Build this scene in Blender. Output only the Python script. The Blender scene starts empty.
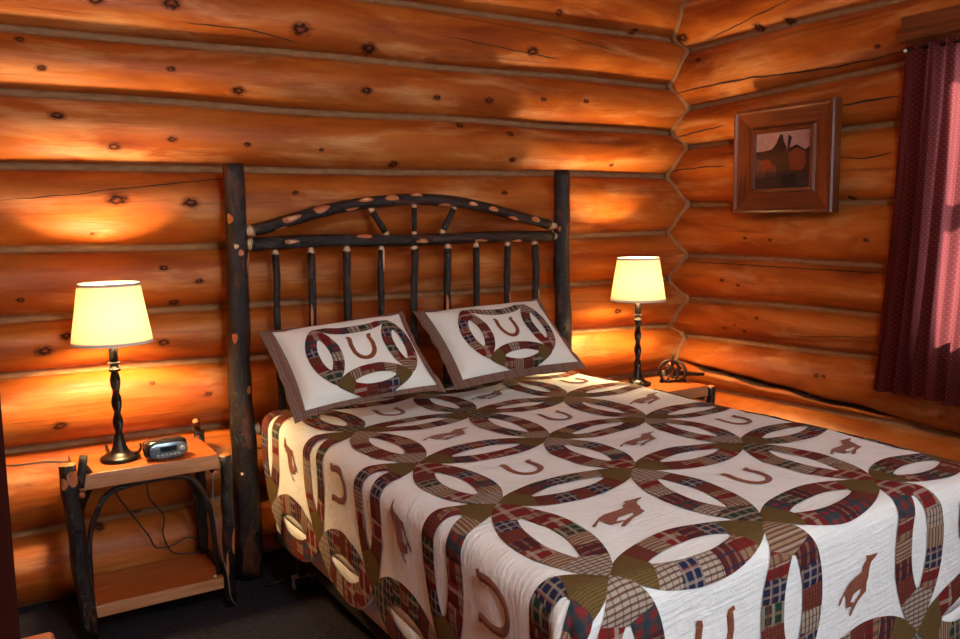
import bpy, math, random
from mathutils import Vector, Matrix, noise
from mathutils.geometry import tessellate_polygon
PI = math.pi
rnd = random.Random(7)
COL = bpy.context.scene.collection

# ------------------------------------------------------------------ camera numbers (pinhole of the photograph)
CAMH = 1.43
CR = Matrix(((0.8515, -0.0757, 0.5189), (-0.5241, -0.0930, 0.8465), (-0.0158, -0.9928, -0.1187)))
FPX = 853.79
CAM = Vector((0, 0, CAMH))
def on(u, v, axis, val):
    d = CR @ Vector((u - 480, v - 319.5, FPX))
    return CAM + d * ((val - CAM[axis]) / d[axis])

# ------------------------------------------------------------------ materials
MATS = {}
def newmat(name):
    m = bpy.data.materials.new(name); m.use_nodes = True
    nt = m.node_tree; nt.nodes.clear()
    out = nt.nodes.new('ShaderNodeOutputMaterial')
    b = nt.nodes.new('ShaderNodeBsdfPrincipled')
    nt.links.new(b.outputs[0], out.inputs[0])
    MATS[name] = m
    return m, nt, b, out
def N(nt, t, **kw):
    n = nt.nodes.new(t)
    for k, v in kw.items():
        if k.startswith('i_'):
            key = k[2:]
            key = int(key) if key.isdigit() else key.replace('_', ' ')
            n.inputs[key].default_value = v
        else: setattr(n, k, v)
    return n
def math_(nt, op, a, b=None, c=None):
    n = nt.nodes.new('ShaderNodeMath'); n.operation = op
    for i, x in enumerate((a, b, c)):
        if x is None: continue
        if isinstance(x, (int, float)): n.inputs[i].default_value = x
        else: nt.links.new(x, n.inputs[i])
    return n.outputs[0]
def mix(nt, fac, a, b, mode='MIX'):
    n = nt.nodes.new('ShaderNodeMix'); n.data_type = 'RGBA'; n.blend_type = mode
    for s, x in ((n.inputs[0], fac), (n.inputs[6], a), (n.inputs[7], b)):
        if isinstance(x, (int, float)): s.default_value = x
        elif isinstance(x, (tuple, list)): s.default_value = tuple(x) + ((1,) if len(x) == 3 else ())
        else: nt.links.new(x, s)
    return n.outputs[2]
def ramp(nt, fac, stops, interp='LINEAR'):
    n = nt.nodes.new('ShaderNodeValToRGB'); cr = n.color_ramp; cr.interpolation = interp
    while len(cr.elements) > len(stops): cr.elements.remove(cr.elements[-1])
    while len(cr.elements) < len(stops): cr.elements.new(0.5)
    for e, (p, c) in zip(cr.elements, stops):
        e.position = p; e.color = tuple(c) + (1,) if len(c) == 3 else c
    nt.links.new(fac, n.inputs[0]); return n.outputs[0]
def gray(x): return (x, x, x)
def uvmap(nt, sx, sy, loc=(0, 0, 0), uvn='UVMap'):
    tc = N(nt, 'ShaderNodeUVMap', uv_map=uvn)
    mp = N(nt, 'ShaderNodeMapping'); mp.inputs['Scale'].default_value = (sx, sy, 1); mp.inputs['Location'].default_value = loc
    nt.links.new(tc.outputs[0], mp.inputs[0]); return mp.outputs[0]
def objmap(nt, s=(1, 1, 1)):
    tc = N(nt, 'ShaderNodeTexCoord'); mp = N(nt, 'ShaderNodeMapping'); mp.inputs['Scale'].default_value = s
    nt.links.new(tc.outputs['Object'], mp.inputs[0]); return mp.outputs[0]
def noise_(nt, vec, scale, detail=3, rough=.5, dist=0):
    n = N(nt, 'ShaderNodeTexNoise'); n.inputs['Scale'].default_value = scale; n.inputs['Detail'].default_value = detail
    n.inputs['Roughness'].default_value = rough; n.inputs['Distortion'].default_value = dist
    nt.links.new(vec, n.inputs['Vector']); return n.outputs[0]
def bump(nt, b, h, strength=.3, dist=.01):
    n = N(nt, 'ShaderNodeBump'); n.inputs['Strength'].default_value = strength; n.inputs['Distance'].default_value = dist
    nt.links.new(h, n.inputs['Height']); nt.links.new(n.outputs[0], b.inputs['Normal'])
def plain(name, col, rough=.5, metal=0, spec=.5, coat=0):
    m, nt, b, o = newmat(name)
    b.inputs['Base Color'].default_value = tuple(col) + (1,)
    b.inputs['Roughness'].default_value = rough; b.inputs['Metallic'].default_value = metal
    b.inputs['Specular IOR Level'].default_value = spec; b.inputs['Coat Weight'].default_value = coat
    return m

def mat_logs():
    m, nt, b, o = newmat('varnished_log')
    big = noise_(nt, uvmap(nt, .9, 3.2), 1.6, 4, .55, .6)
    pale = noise_(nt, uvmap(nt, 1.3, 5.0, (7, 3, 0)), 1.4, 5, .6, .3)
    grain = noise_(nt, uvmap(nt, 1.2, 42), 1.5, 5, .65, .8)
    fine = noise_(nt, uvmap(nt, 5, 160), 1.2, 3, .6, .3)
    streak = noise_(nt, uvmap(nt, .8, 14, (2, 9, 0)), 1.3, 4, .7, 1.6)
    c = ramp(nt, big, [(.28, (.17, .024, .005)), (.45, (.36, .080, .009)), (.58, (.48, .130, .017)), (.72, (.60, .20, .045))])
    c = mix(nt, ramp(nt, pale, [(.53, gray(0)), (.70, gray(.6))]), c, (.78, .40, .15))
    c = mix(nt, ramp(nt, grain, [(.30, gray(.42)), (.50, gray(0))]), c, (.30, .055, .010))
    c = mix(nt, ramp(nt, streak, [(.30, gray(.75)), (.42, gray(0))]), c, (.20, .045, .010))
    c = mix(nt, ramp(nt, fine, [(.35, gray(.14)), (.6, gray(0))]), c, (.30, .08, .015))
    nt.links.new(c, b.inputs['Base Color'])
    b.inputs['Roughness'].default_value = .42; b.inputs['Specular IOR Level'].default_value = .25
    rr = ramp(nt, grain, [(.3, gray(.55)), (.7, gray(.36))]); nt.links.new(rr, b.inputs['Roughness'])
    h = math_(nt, 'ADD', math_(nt, 'MULTIPLY', big, 1.5), math_(nt, 'MULTIPLY', grain, .35))
    bump(nt, b, h, .45, .012)
    return m
mat_logs()
def mat_chink():
    m, nt, b, o = newmat('tan_chinking')
    n = noise_(nt, uvmap(nt, 3, 6), 8, 4)
    nt.links.new(ramp(nt, n, [(.3, (.24, .105, .036)), (.7, (.36, .175, .070))]), b.inputs['Base Color'])
    b.inputs['Roughness'].default_value = .85; bump(nt, b, n, .3, .01); return m
mat_chink()
def mat_knot():
    m, nt, b, o = newmat('knot')
    # radial uv: centre (0,0), rim radius 1
    tc = N(nt, 'ShaderNodeUVMap', uv_map='UVMap')
    sep = N(nt, 'ShaderNodeSeparateXYZ'); nt.links.new(tc.outputs[0], sep.inputs[0])
    x = math_(nt, 'SUBTRACT', math_(nt, 'MODULO', sep.outputs[0], 10.0), 5.0); y = math_(nt, 'SUBTRACT', math_(nt, 'MODULO', sep.outputs[1], 10.0), 5.0)
    r = math_(nt, 'SQRT', math_(nt, 'ADD', math_(nt, 'MULTIPLY', x, x), math_(nt, 'MULTIPLY', y, y)))
    n = noise_(nt, tc.outputs[0], 2.2, 4, .6)
    r2 = math_(nt, 'ADD', r, math_(nt, 'MULTIPLY', math_(nt, 'SUBTRACT', n, .5), .9))
    c = ramp(nt, r2, [(0, (.26, .07, .022)), (.18, (.16, .035, .012)), (.28, (.035, .011, .005)), (.40, (.05, .014, .006)), (.52, (.18, .036, .010)), (.8, (.34, .075, .016))])
    a = ramp(nt, r2, [(.36, gray(.95)), (.52, gray(.45)), (.85, gray(0))])
    nt.links.new(c, b.inputs['Base Color']); b.inputs['Roughness'].default_value = .7; b.inputs['Specular IOR Level'].default_value = .15
    nt.links.new(a, b.inputs['Alpha'])
    return m
mat_knot()
plain('dark_trim', (.030, .006, .004), 1, 0, 0)
plain('crack_dark', (.035, .012, .006), .8)
def mat_bark():
    m, nt, b, o = newmat('dark_bark')
    v = uvmap(nt, 1, 1)
    fl = noise_(nt, uvmap(nt, 60, 90), 1.4, 3, .7); n = noise_(nt, uvmap(nt, 9, 22), 1.5, 5, .65, .4); n2 = noise_(nt, uvmap(nt, 3.2, 9, (3, 1, 0)), 1.3, 3, .6, .5)
    c = ramp(nt, n, [(.35, (.006, .004, .004)), (.6, (.014, .009, .007)), (.78, (.045, .030, .024))])
    c = mix(nt, ramp(nt, n2, [(.55, gray(0)), (.68, gray(.7))]), c, (.13, .030, .010))
    c = mix(nt, ramp(nt, fl, [(.62, gray(0)), (.72, gray(.5))]), c, (.13, .10, .085))
    nt.links.new(c, b.inputs['Base Color']); b.inputs['Roughness'].default_value = .27; b.inputs['Specular IOR Level'].default_value = .5
    bump(nt, b, math_(nt, 'ADD', n, math_(nt, 'MULTIPLY', fl, .4)), .9, .015); return m
mat_bark()
def mat_wood(name, c1, c2, c3, sx=2, sy=40, rough=.35):
    m, nt, b, o = newmat(name)
    n = noise_(nt, uvmap(nt, sx, sy), 1.5, 5, .6, 1.0); f = noise_(nt, uvmap(nt, sx * 4, sy * 4), 1.2, 2)
    c = ramp(nt, n, [(.3, c1), (.5, c2), (.72, c3)])
    c = mix(nt, ramp(nt, f, [(.3, gray(.3)), (.6, gray(0))]), c, c1)
    nt.links.new(c, b.inputs['Base Color']); b.inputs['Roughness'].default_value = rough; bump(nt, b, n, .12, .004); return m
mat_wood('oak_board', (.27, .055, .010), (.42, .105, .022), (.54, .165, .042), 1.5, 22)
mat_wood('edge_board', (.40, .15, .055), (.52, .22, .09), (.62, .30, .14), 3, 25, .5)
mat_wood('frame_wood', (.075, .018, .006), (.15, .036, .011), (.22, .06, .019), 2, 30, .3)
mat_wood('peeled_wood', (.32, .07, .018), (.50, .15, .045), (.62, .26, .10), 6, 22, .45)
mat_wood('tan_tenon', (.55, .30, .14), (.70, .45, .25), (.80, .58, .38), 6, 22, .5)
mat_wood('dark_trim_wood', (.018, .003, .002), (.03, .005, .002), (.045, .008, .003), 2, 20, .9)
mat_wood('red_wood', (.30, .045, .012), (.42, .07, .018), (.5, .1, .03), 2, 20, .4)
def mat_carpet():
    m, nt, b, o = newmat('dark_carpet')
    v = objmap(nt); n = noise_(nt, v, 190, 3, .7); n2 = noise_(nt, v, 60, 3, .6)
    c = ramp(nt, n, [(.35, (.010, .009, .014)), (.55, (.028, .025, .036)), (.72, (.070, .062, .085))])
    c = mix(nt, .35, c, ramp(nt, n2, [(.35, (.012, .010, .013)), (.65, (.06, .05, .055))]))
    nt.links.new(c, b.inputs['Base Color']); b.inputs['Roughness'].default_value = 1; b.inputs['Specular IOR Level'].default_value = .1
    bump(nt, b, n, 1, .01); return m
mat_carpet()
def mat_cloth(name, c, c2, amt=.25, sc=14):
    m, nt, b, o = newmat(name)
    tc = N(nt, 'ShaderNodeUVMap', uv_map='UVMap')
    n = noise_(nt, uvmap(nt, 1, 1), sc, 4, .6); n2 = noise_(nt, uvmap(nt, 3, 34), 3.0, 3, .5, .3)
    wv = noise_(nt, uvmap(nt, 1, 1), 900, 1)
    nt.links.new(mix(nt, n, c, c2), b.inputs['Base Color']); b.inputs['Roughness'].default_value = .95; b.inputs['Specular IOR Level'].default_value = .1
    b.inputs['Sheen Weight'].default_value = .15
    h = math_(nt, 'ADD', math_(nt, 'MULTIPLY', n, .7), math_(nt, 'ADD', math_(nt, 'MULTIPLY', n2, .30), math_(nt, 'MULTIPLY', wv, .05)))
    bump(nt, b, h, amt * 2.4, .012); return m
mat_cloth('quilt_cream', (.79, .80, .77), (.86, .87, .84), .45, 11)
mat_cloth('sham_cream', (.85, .86, .77), (.89, .90, .82), .12, 8)
mat_cloth('mattress_cloth', (.76, .71, .70), (.82, .78, .77), .1, 6)
mat_cloth('rust_applique', (.19, .052, .022), (.25, .075, .034), .15, 30)
def mat_plaid(name, base, stripes, rough=.95):
    """stripes: list of (axis, period m, width fraction, phase, colour, amount)"""
    m, nt, b, o = newmat(name)
    tc = N(nt, 'ShaderNodeUVMap', uv_map='UVMap'); sep = N(nt, 'ShaderNodeSeparateXYZ'); nt.links.new(tc.outputs[0], sep.inputs[0])
    c = base
    for ax, per, w, ph, sc, amt in stripes:
        t = math_(nt, 'FRACT', math_(nt, 'ADD', math_(nt, 'DIVIDE', sep.outputs[ax], per), ph + 10))
        on_ = math_(nt, 'MULTIPLY', math_(nt, 'LESS_THAN', t, w), amt)
        c = mix(nt, on_, c, sc)
    n = noise_(nt, tc.outputs[0], 70, 3)
    c = mix(nt, .35, c, mix(nt, n, (0, 0, 0), c), 'MIX') if not isinstance(c, tuple) else c
    if isinstance(c, tuple): b.inputs['Base Color'].default_value = c + (1,)
    else: nt.links.new(c, b.inputs['Base Color'])
    b.inputs['Roughness'].default_value = rough; b.inputs['Specular IOR Level'].default_value = .1
    bump(nt, b, n, .25, .006); return m
R_, NV, CR_, GR, TN, BK, BU = (.20, .020, .018), (.022, .026, .062), (.44, .35, .27), (.02, .05, .035), (.34, .22, .13), (.02, .018, .02), (.10, .02, .02)
PL = []
def pl(*a): mat_plaid(*a); PL.append(a[0])
pl('plaid_red_tan', R_, [(0, .06, .35, 0, TN, .75), (1, .05, .25, .2, BU, .6), (0, .06, .1, .6, CR_, .7), (1, .05, .12, .7, GR, .6)])
pl('plaid_navy', NV, [(0, .026, .28, 0, CR_, .55), (1, .026, .28, 0, CR_, .5), (0, .052, .12, .55, R_, .5)])
pl('plaid_cream_check', CR_, [(0, .013, .38, 0, BU, .8), (1, .020, .20, 0, GR, .55)])
pl('plaid_green', GR, [(0, .030, .3, 0, CR_, .6), (1, .030, .3, .1, TN, .5), (0, .06, .1, .7, R_, .7)])
pl('plaid_ticking', TN, [(0, .012, .42, 0, BU, .75), (0, .024, .2, .3, CR_, .6)])
pl('plaid_rust', (.19, .045, .028), [(0, .011, .25, 0, BK, .5), (1, .011, .25, 0, BK, .45)])
pl('plaid_red_teal', (.22, .03, .03), [(0, .036, .5, 0, (.02, .06, .07), .8), (1, .036, .5, .3, (.02, .055, .065), .7)])
pl('plaid_red_cream', R_, [(0, .05, .22, .1, CR_, .7), (1, .07, .25, .5, CR_, .6), (0, .05, .1, .65, GR, .6)])
pl('plaid_burgundy', BU, [(0, .03, .3, 0, TN, .4), (1, .03, .2, 0, NV, .7)])
mat_plaid('olive_corduroy', (.17, .105, .036), [(1, .007, .4, 0, (.09, .055, .02), .8)])
mat_plaid('flange_plaid', (.23, .135, .10), [(0, .012, .3, 0, (.33, .23, .18), .5), (1, .012, .3, 0, (.16, .085, .065), .5), (0, .06, .2, .7, (.22, .07, .05), .5)])
def mat_curtain():
    m, nt, b, o = newmat('red_curtain_fabric')
    tc = N(nt, 'ShaderNodeUVMap', uv_map='UVMap'); sep = N(nt, 'ShaderNodeSeparateXYZ'); nt.links.new(tc.outputs[0], sep.inputs[0])
    p = .022
    a = math_(nt, 'FRACT', math_(nt, 'ADD', math_(nt, 'DIVIDE', math_(nt, 'ADD', sep.outputs[0], sep.outputs[1]), p), 50.0))
    c = math_(nt, 'FRACT', math_(nt, 'ADD', math_(nt, 'DIVIDE', math_(nt, 'SUBTRACT', sep.outputs[0], sep.outputs[1]), p), 50.0))
    l = math_(nt, 'MAXIMUM', math_(nt, 'LESS_THAN', a, .30), math_(nt, 'LESS_THAN', c, .30))
    col = mix(nt, l, (.13, .012, .009), (.035, .005, .006))
    dot = math_(nt, 'MULTIPLY', math_(nt, 'GREATER_THAN', a, .80), math_(nt, 'GREATER_THAN', c, .80))
    col = mix(nt, dot, col, (.30, .16, .11))
    nt.links.new(col, b.inputs['Base Color']); b.inputs['Roughness'].default_value = .9; b.inputs['Specular IOR Level'].default_value = .1
    tr = N(nt, 'ShaderNodeBsdfTranslucent'); tcol = mix(nt, .5, col, (.62, .16, .15)); nt.links.new(tcol, tr.inputs[0])
    ms = N(nt, 'ShaderNodeMixShader'); ms.inputs[0].default_value = .40
    nt.links.new(b.outputs[0], ms.inputs[1]); nt.links.new(tr.outputs[0], ms.inputs[2]); nt.links.new(ms.outputs[0], o.inputs[0])
    return m
mat_curtain()
def mat_shade():
    m, nt, b, o = newmat('cream_shade_fabric')
    b.inputs['Base Color'].default_value = (.86, .80, .66, 1); b.inputs['Roughness'].default_value = .9
    tr = N(nt, 'ShaderNodeBsdfTranslucent'); tr.inputs[0].default_value = (.62, .50, .27, 1)
    ms = N(nt, 'ShaderNodeMixShader'); ms.inputs[0].default_value = .055
    nt.links.new(b.outputs[0], ms.inputs[1]); nt.links.new(tr.outputs[0], ms.inputs[2]); nt.links.new(ms.outputs[0], o.inputs[0])
    return m
mat_shade()
plain('shade_trim', (.70, .60, .50), .9)
plain('black_iron', (.006, .004, .004), .30, 0, .35)
plain('rust_iron', (.022, .008, .005), .55, 0, .3)
plain('black_cord', (.012, .010, .010), .45)
plain('silver_cord', (.16, .14, .13), .4)
plain('silver_metal', (.50, .55, .50), .35, .35)
plain('black_plastic', (.012, .012, .014), .22)
plain('dark_steel', (.006, .005, .005), .6)
plain('white_plastic', (.8, .78, .74), .4)
plain('plaster_ceiling', (.45, .30, .18), .9)
plain('brass', (.45, .28, .12), .35, 1)
def mat_chrome():
    m, nt, b, o = newmat('clock_chrome')
    b.inputs['Base Color'].default_value = (.40, .48, .54, 1); b.inputs['Metallic'].default_value = .75; b.inputs['Roughness'].default_value = .22
mat_chrome()
def mat_emit(name, col, s):
    m, nt, b, o = newmat(name)
    e = N(nt, 'ShaderNodeEmission'); e.inputs[0].default_value = tuple(col) + (1,); e.inputs[1].default_value = s
    nt.links.new(e.outputs[0], o.inputs[0])
mat_emit('bulb_glow', (1, .70, .36), 12)
mat_emit('fill_dome_glow', (.95, .97, 1), 4)  # glow of the added ceiling fill fixture
mat_emit('display_digits', (.25, .75, .95), .9)
plain('display_dark', (.01, .02, .03), .1)
def mat_glass():
    m, nt, b, o = newmat('window_glass')
    g = N(nt, 'ShaderNodeBsdfTransparent'); gl = N(nt, 'ShaderNodeBsdfGlossy'); gl.inputs['Roughness'].default_value = .02
    ms = N(nt, 'ShaderNodeMixShader'); ms.inputs[0].default_value = .05
    nt.links.new(g.outputs[0], ms.inputs[1]); nt.links.new(gl.outputs[0], ms.inputs[2]); nt.links.new(ms.outputs[0], o.inputs[0])
mat_glass()
def mat_picture():
    m, nt, b, o = newmat('photo_print')
    tc = N(nt, 'ShaderNodeUVMap', uv_map='UVMap'); sep = N(nt, 'ShaderNodeSeparateXYZ'); nt.links.new(tc.outputs[0], sep.inputs[0])
    n = noise_(nt, tc.outputs[0], 5, 4, .6, .5)
    sky = mix(nt, n, (.30, .12, .10), (.62, .36, .32)); land = mix(nt, ramp(nt, n, [(.35, gray(0)), (.65, gray(1))]), (.03, .03, .03), (.20, .055, .025))
    edge = math_(nt, 'GREATER_THAN', math_(nt, 'ADD', sep.outputs[1], math_(nt, 'MULTIPLY', math_(nt, 'SUBTRACT', n, .5), .15)), .58)
    nt.links.new(mix(nt, edge, land, sky), b.inputs['Base Color']); b.inputs['Roughness'].default_value = .15
mat_picture()
plain('print_dark', (.03, .02, .018), .2)
plain('print_red', (.20, .035, .015), .2)

# ------------------------------------------------------------------ mesh builder
class MB:
    def __init__(s): s.v = []; s.f = []; s.uv = []; s.m = []
    def add(s, vs, fs, uvs=None, mi=0):
        o = len(s.v); s.v += [tuple(x) for x in vs]
        for i, f in enumerate(fs):
            s.f.append(tuple(a + o for a in f)); s.m.append(mi)
            s.uv.append([uvs[a] for a in f] if uvs and not isinstance(uvs[0], list) else (uvs[i] if uvs else [(0, 0)] * len(f)))
        return s
    def grid(s, P, nu, nv, uvf=None, mi=0, flip=False, mif=None):
        vs = [P(i / nu, j / nv) for j in range(nv + 1) for i in range(nu + 1)]
        uvs = [(uvf(i / nu, j / nv) if uvf else (i / nu, j / nv)) for j in range(nv + 1) for i in range(nu + 1)]
        o = len(s.v); s.v += [tuple(x) for x in vs]
        for j in range(nv):
            for i in range(nu):
                q = [j * (nu + 1) + i, j * (nu + 1) + i + 1, (j + 1) * (nu + 1) + i + 1, (j + 1) * (nu + 1) + i]
                if flip: q.reverse()
                s.f.append(tuple(a + o for a in q)); s.uv.append([uvs[a] for a in q]); s.m.append(mif(i, j) if mif else mi)
        return s
    def box(s, x0, x1, y0, y1, z0, z1, mi=0, bev=0, M=None):
        import bmesh
        bm = bmesh.new(); bmesh.ops.create_cube(bm, size=1)
        for v in bm.verts: v.co = Vector(((x0 + x1) / 2 + v.co.x * (x1 - x0), (y0 + y1) / 2 + v.co.y * (y1 - y0), (z0 + z1) / 2 + v.co.z * (z1 - z0)))
        if bev: bmesh.ops.bevel(bm, geom=bm.edges[:], offset=bev, segments=3, profile=.5, affect='EDGES')
        bm.normal_update()
        vs = []; fs = []; uvs = []
        for f in bm.faces:
            n = f.normal; ax = max(range(3), key=lambda i: abs(n[i]))
            idx = []; uu = []
            for v in f.verts:
                idx.append(len(vs)); vs.append(v.co.copy() if M is None else M @ v.co)
                c = v.co
                uu.append({0: (c.y, c.z), 1: (c.x, c.z), 2: (c.x, c.y)}[ax])
            fs.append(idx); uvs.append(uu)
        bm.free()
        # weld
        key = {}; o = len(s.v)
        for f, u in zip(fs, uvs):
            q = []
            for a in f:
                k = tuple(round(t, 6) for t in vs[a])
                if k not in key: key[k] = len(s.v); s.v.append(tuple(vs[a]))
                q.append(key[k])
            s.f.append(tuple(q)); s.uv.append(u); s.m.append(mi)
        return s
    def tube(s, pts, rad, seg=12, amp=0, mi=0, cap=True, capmi=None, seed=0, rf=None, usc=1):
        """pts: list of Vector; rad: number or list"""
        pts = [Vector(p) for p in pts]; n = len(pts)
        rr = rad if isinstance(rad, (list, tuple)) else [rad] * n
        T = []
        for i in range(n):
            a = pts[max(0, i - 1)]; b = pts[min(n - 1, i + 1)]; T.append((b - a).normalized())
        up = Vector((0, 0, 1)) if abs(T[0].z) < .9 else Vector((0, 1, 0))
        U = []; u = (up - T[0] * up.dot(T[0])).normalized()
        for t in T:
            u = (u - t * u.dot(t)).normalized(); U.append(u.copy())
        L = [0]
        for i in range(1, n): L.append(L[-1] + (pts[i] - pts[i - 1]).length)
        o = len(s.v); uvs = []
        for i in range(n):
            W = T[i].cross(U[i])
            for k in range(seg):
                th = 2 * PI * k / seg
                d = U[i] * math.cos(th) + W * math.sin(th)
                r = rr[i]
                if rf: r = r * rf(L[i], th)
                if amp: r *= 1 + amp * noise.noise(Vector((L[i] * 9 + seed * 7.3, math.cos(th) * 1.1, math.sin(th) * 1.1)))
                s.v.append(tuple(pts[i] + d * r))
        for i in range(n - 1):
            for k in range(seg):
                k2 = (k + 1) % seg
                s.f.append((o + i * seg + k, o + i * seg + k2, o + (i + 1) * seg + k2, o + (i + 1) * seg + k)); s.m.append(mi)
                c = 2 * PI * rr[i] / seg
                s.uv.append([((L[i] + seed) * usc, k * c), ((L[i] + seed) * usc, (k + 1) * c), ((L[i + 1] + seed) * usc, (k + 1) * c), ((L[i + 1] + seed) * usc, k * c)])
        if cap:
            cm = mi if capmi is None else capmi
            for i, rev in ((0, True), (n - 1, False)):
                q = [o + i * seg + k for k in range(seg)]
                if rev: q.reverse()
                s.f.append(tuple(q)); s.m.append(cm); s.uv.append([(s.v[a][0] + seed, s.v[a][1]) for a in q])
        s.last = (pts, rr, T, U, L, amp, seed)
        return s
    def spot(s, l, th, a, b, mi, ring=None, off=.0012):
        """an oval patch on the last tube: at length l and angle th, half-length a, half-width b (metres)"""
        pts, rr, T, U, L, amp, seed = s.last
        def P(l_, t_):
            l_ = min(max(l_, 0), L[-1] - 1e-4); i = max(k for k in range(len(L)) if L[k] <= l_); i = min(i, len(L) - 2)
            f = (l_ - L[i]) / (L[i + 1] - L[i]); p = pts[i].lerp(pts[i + 1], f); r = rr[i] * (1 - f) + rr[i + 1] * f
            t = T[i].lerp(T[i + 1], f).normalized(); u = U[i].lerp(U[i + 1], f); u = (u - t * u.dot(t)).normalized(); w = t.cross(u)
            if amp: r *= 1 + amp * noise.noise(Vector((l_ * 9 + seed * 7.3, math.cos(t_) * 1.1, math.sin(t_) * 1.1)))
            return p + (u * math.cos(t_) + w * math.sin(t_)) * (r + off), r
        _, r0 = P(l, th); rg = 4; sg = 14
        vs = [P(l, th)[0]]; uvs = [(l, th * r0)]
        for q in range(1, rg + 1):
            for k in range(sg):
                an = 2 * PI * k / sg; w = 1 + .12 * math.sin(3 * an + l * 50)
                dl = a * q / rg * math.cos(an) * w; dt = b * q / rg * math.sin(an) * w / r0
                p, _ = P(l + dl, th + dt)
                if q == rg: p = P(l + dl, th + dt)[0] + (pts[0] - pts[0])
                vs.append(p); uvs.append((l + dl, (th + dt) * r0))
        fs = [(0, 1 + k, 1 + (k + 1) % sg) for k in range(sg)]
        for q in range(rg - 1):
            for k in range(sg):
                k2 = (k + 1) % sg; fs.append((1 + q * sg + k, 1 + (q + 1) * sg + k, 1 + (q + 1) * sg + k2, 1 + q * sg + k2))
        s.add(vs, fs, uvs, mi); return s
    def lathe(s, prof, seg=32, mi=0, center=(0, 0, 0), cap=True):
        o = len(s.v); cx, cy, cz = center
        for r, z in prof:
            for k in range(seg):
                th = 2 * PI * k / seg; s.v.append((cx + r * math.cos(th), cy + r * math.sin(th), cz + z))
        for i in range(len(prof) - 1):
            for k in range(seg):
                k2 = (k + 1) % seg
                s.f.append((o + i * seg + k, o + i * seg + k2, o + (i + 1) * seg + k2, o + (i + 1) * seg + k)); s.m.append(mi)
                s.uv.append([(k / seg, prof[i][1]), ((k + 1) / seg, prof[i][1]), ((k + 1) / seg, prof[i + 1][1]), (k / seg, prof[i + 1][1])])
        if cap:
            for i, rev in ((0, True), (len(prof) - 1, False)):
                q = [o + i * seg + k for k in range(seg)]
                if rev: q.reverse()
                s.f.append(tuple(q)); s.m.append(mi); s.uv.append([(0, 0)] * seg)
        return s
    def build(s, name, mats, parent=None, smooth=True, loc=None, angle=None):
        me = bpy.data.meshes.new(name)
        me.from_pydata(s.v, [], s.f)
        if isinstance(mats, str): mats = [mats]
        for m in mats: me.materials.append(MATS[m])
        uvl = me.uv_layers.new(name='UVMap')
        flat = [c for f in s.uv for u in f for c in u[:2]]
        uvl.data.foreach_set('uv', flat)
        me.polygons.foreach_set('material_index', s.m)
        me.polygons.foreach_set('use_smooth', [smooth] * len(s.f))
        if smooth and angle is not None: 
            try: me.set_sharp_from_angle(angle=angle)
            except Exception: pass
        me.update()
        o = bpy.data.objects.new(name, me); COL.objects.link(o)
        if parent is not None: o.parent = parent
        if loc is not None: o.location = loc
        return o
SH = math.radians(40)
def thing(name, label, cat, loc=(0, 0, 0), rz=0, group=None):
    o = bpy.data.objects.new(name, None); COL.objects.link(o); o.empty_display_size = .1
    o.location = loc; o.rotation_euler = (0, 0, rz); o['label'] = label; o['category'] = cat
    if group: o['group'] = group
    return o
def tag(o, label, cat, group=None):
    o['label'] = label; o['category'] = cat
    if group: o['group'] = group
    return o
def structure(o): o['kind'] = 'structure'; return o
def copy_tree(o, parent=None):
    c = o.copy(); COL.objects.link(c)
    if parent is not None: c.parent = parent
    for ch in list(o.children): copy_tree(ch, c)
    return c
def smoothpts(P, n=8):
    P = [Vector(p) for p in P]; out = []
    for i in range(len(P) - 1):
        p0 = P[max(0, i - 1)]; p1 = P[i]; p2 = P[i + 1]; p3 = P[min(len(P) - 1, i + 2)]
        for k in range(n):
            t = k / n
            out.append(.5 * ((2 * p1) + (p2 - p0) * t + (2 * p0 - 5 * p1 + 4 * p2 - p3) * t * t + (3 * p1 - p0 - 3 * p2 + p3) * t ** 3))
    out.append(P[-1]); return out

# ------------------------------------------------------------------ the room
XR, YB = 3.48, 3.53          # planes of the chinking
XL, YF, ZC = -.36, -1.7, 2.78
BULGE = .088
# joints: list of ((s, z), (s, z)) lines; s is the coordinate along the wall
BJ = [((.1, 0), (3.2, 0)), ((.1, .285), (3.2, .28)), ((.1, .605), (3.2, .555)), ((.1, .885), (3.2, .815)), ((.1, 1.09), (3.4, 1.07)), ((.14, 1.341), (3.2, 1.327)),
      ((.165, 1.64), (3.2, 1.639)), ((.18, 1.899), (3.2, 1.873)), ((.2, 2.12), (3.2, 2.119)), ((.2, 2.385), (3.2, 2.37)), ((.2, 2.66), (3.2, 2.62)), ((.2, 2.95), (3.2, 2.9))]
RJ = [((2.2, -.05), (3.4, -.05)), ((2.2, .22), (3.4, .22)), ((2.2, .50), (3.4, .475)), ((2.279, .779), (3.425, .757)), ((2.263, .969), (3.43, .965)), ((2.24, 1.195), (3.43, 1.199)),
      ((2.238, 1.468), (3.44, 1.48)), ((2.22, 1.806), (3.444, 1.79)), ((2.218, 2.042), (3.448, 2.005)), ((2.244, 2.313), (3.453, 2.313)), ((2.2, 2.6), (3.453, 2.58)), ((2.2, 2.9), (3.45, 2.9))]
def zj(J, k, s, seed):
    (s0, z0), (s1, z1) = J[k]
    s_ = min(max(s, -.4), 3.7) if J is BJ else min(max(s, 1.2), 3.6)
    z = z0 + (z1 - z0) * (s_ - s0) / (s1 - s0)
    return z + .011 * noise.noise(Vector((s * 1.3, k * 5.1, seed)))
CH = .013
def prof(t, h, s, k, seed):
    """bulge of a log at t in 0..1 between its two joints"""
    c = CH / h
    if t <= c or t >= 1 - c: return .004
    u = (t - .5) / (.5 - c)
    A = BULGE * (1 + .16 * noise.noise(Vector((s * .8, k * 3.3, seed + 4)))) * min(1.12, (h / .26) ** .6)
    return .006 + A * max(0, 1 - abs(u) ** 2.15) ** .62
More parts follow.
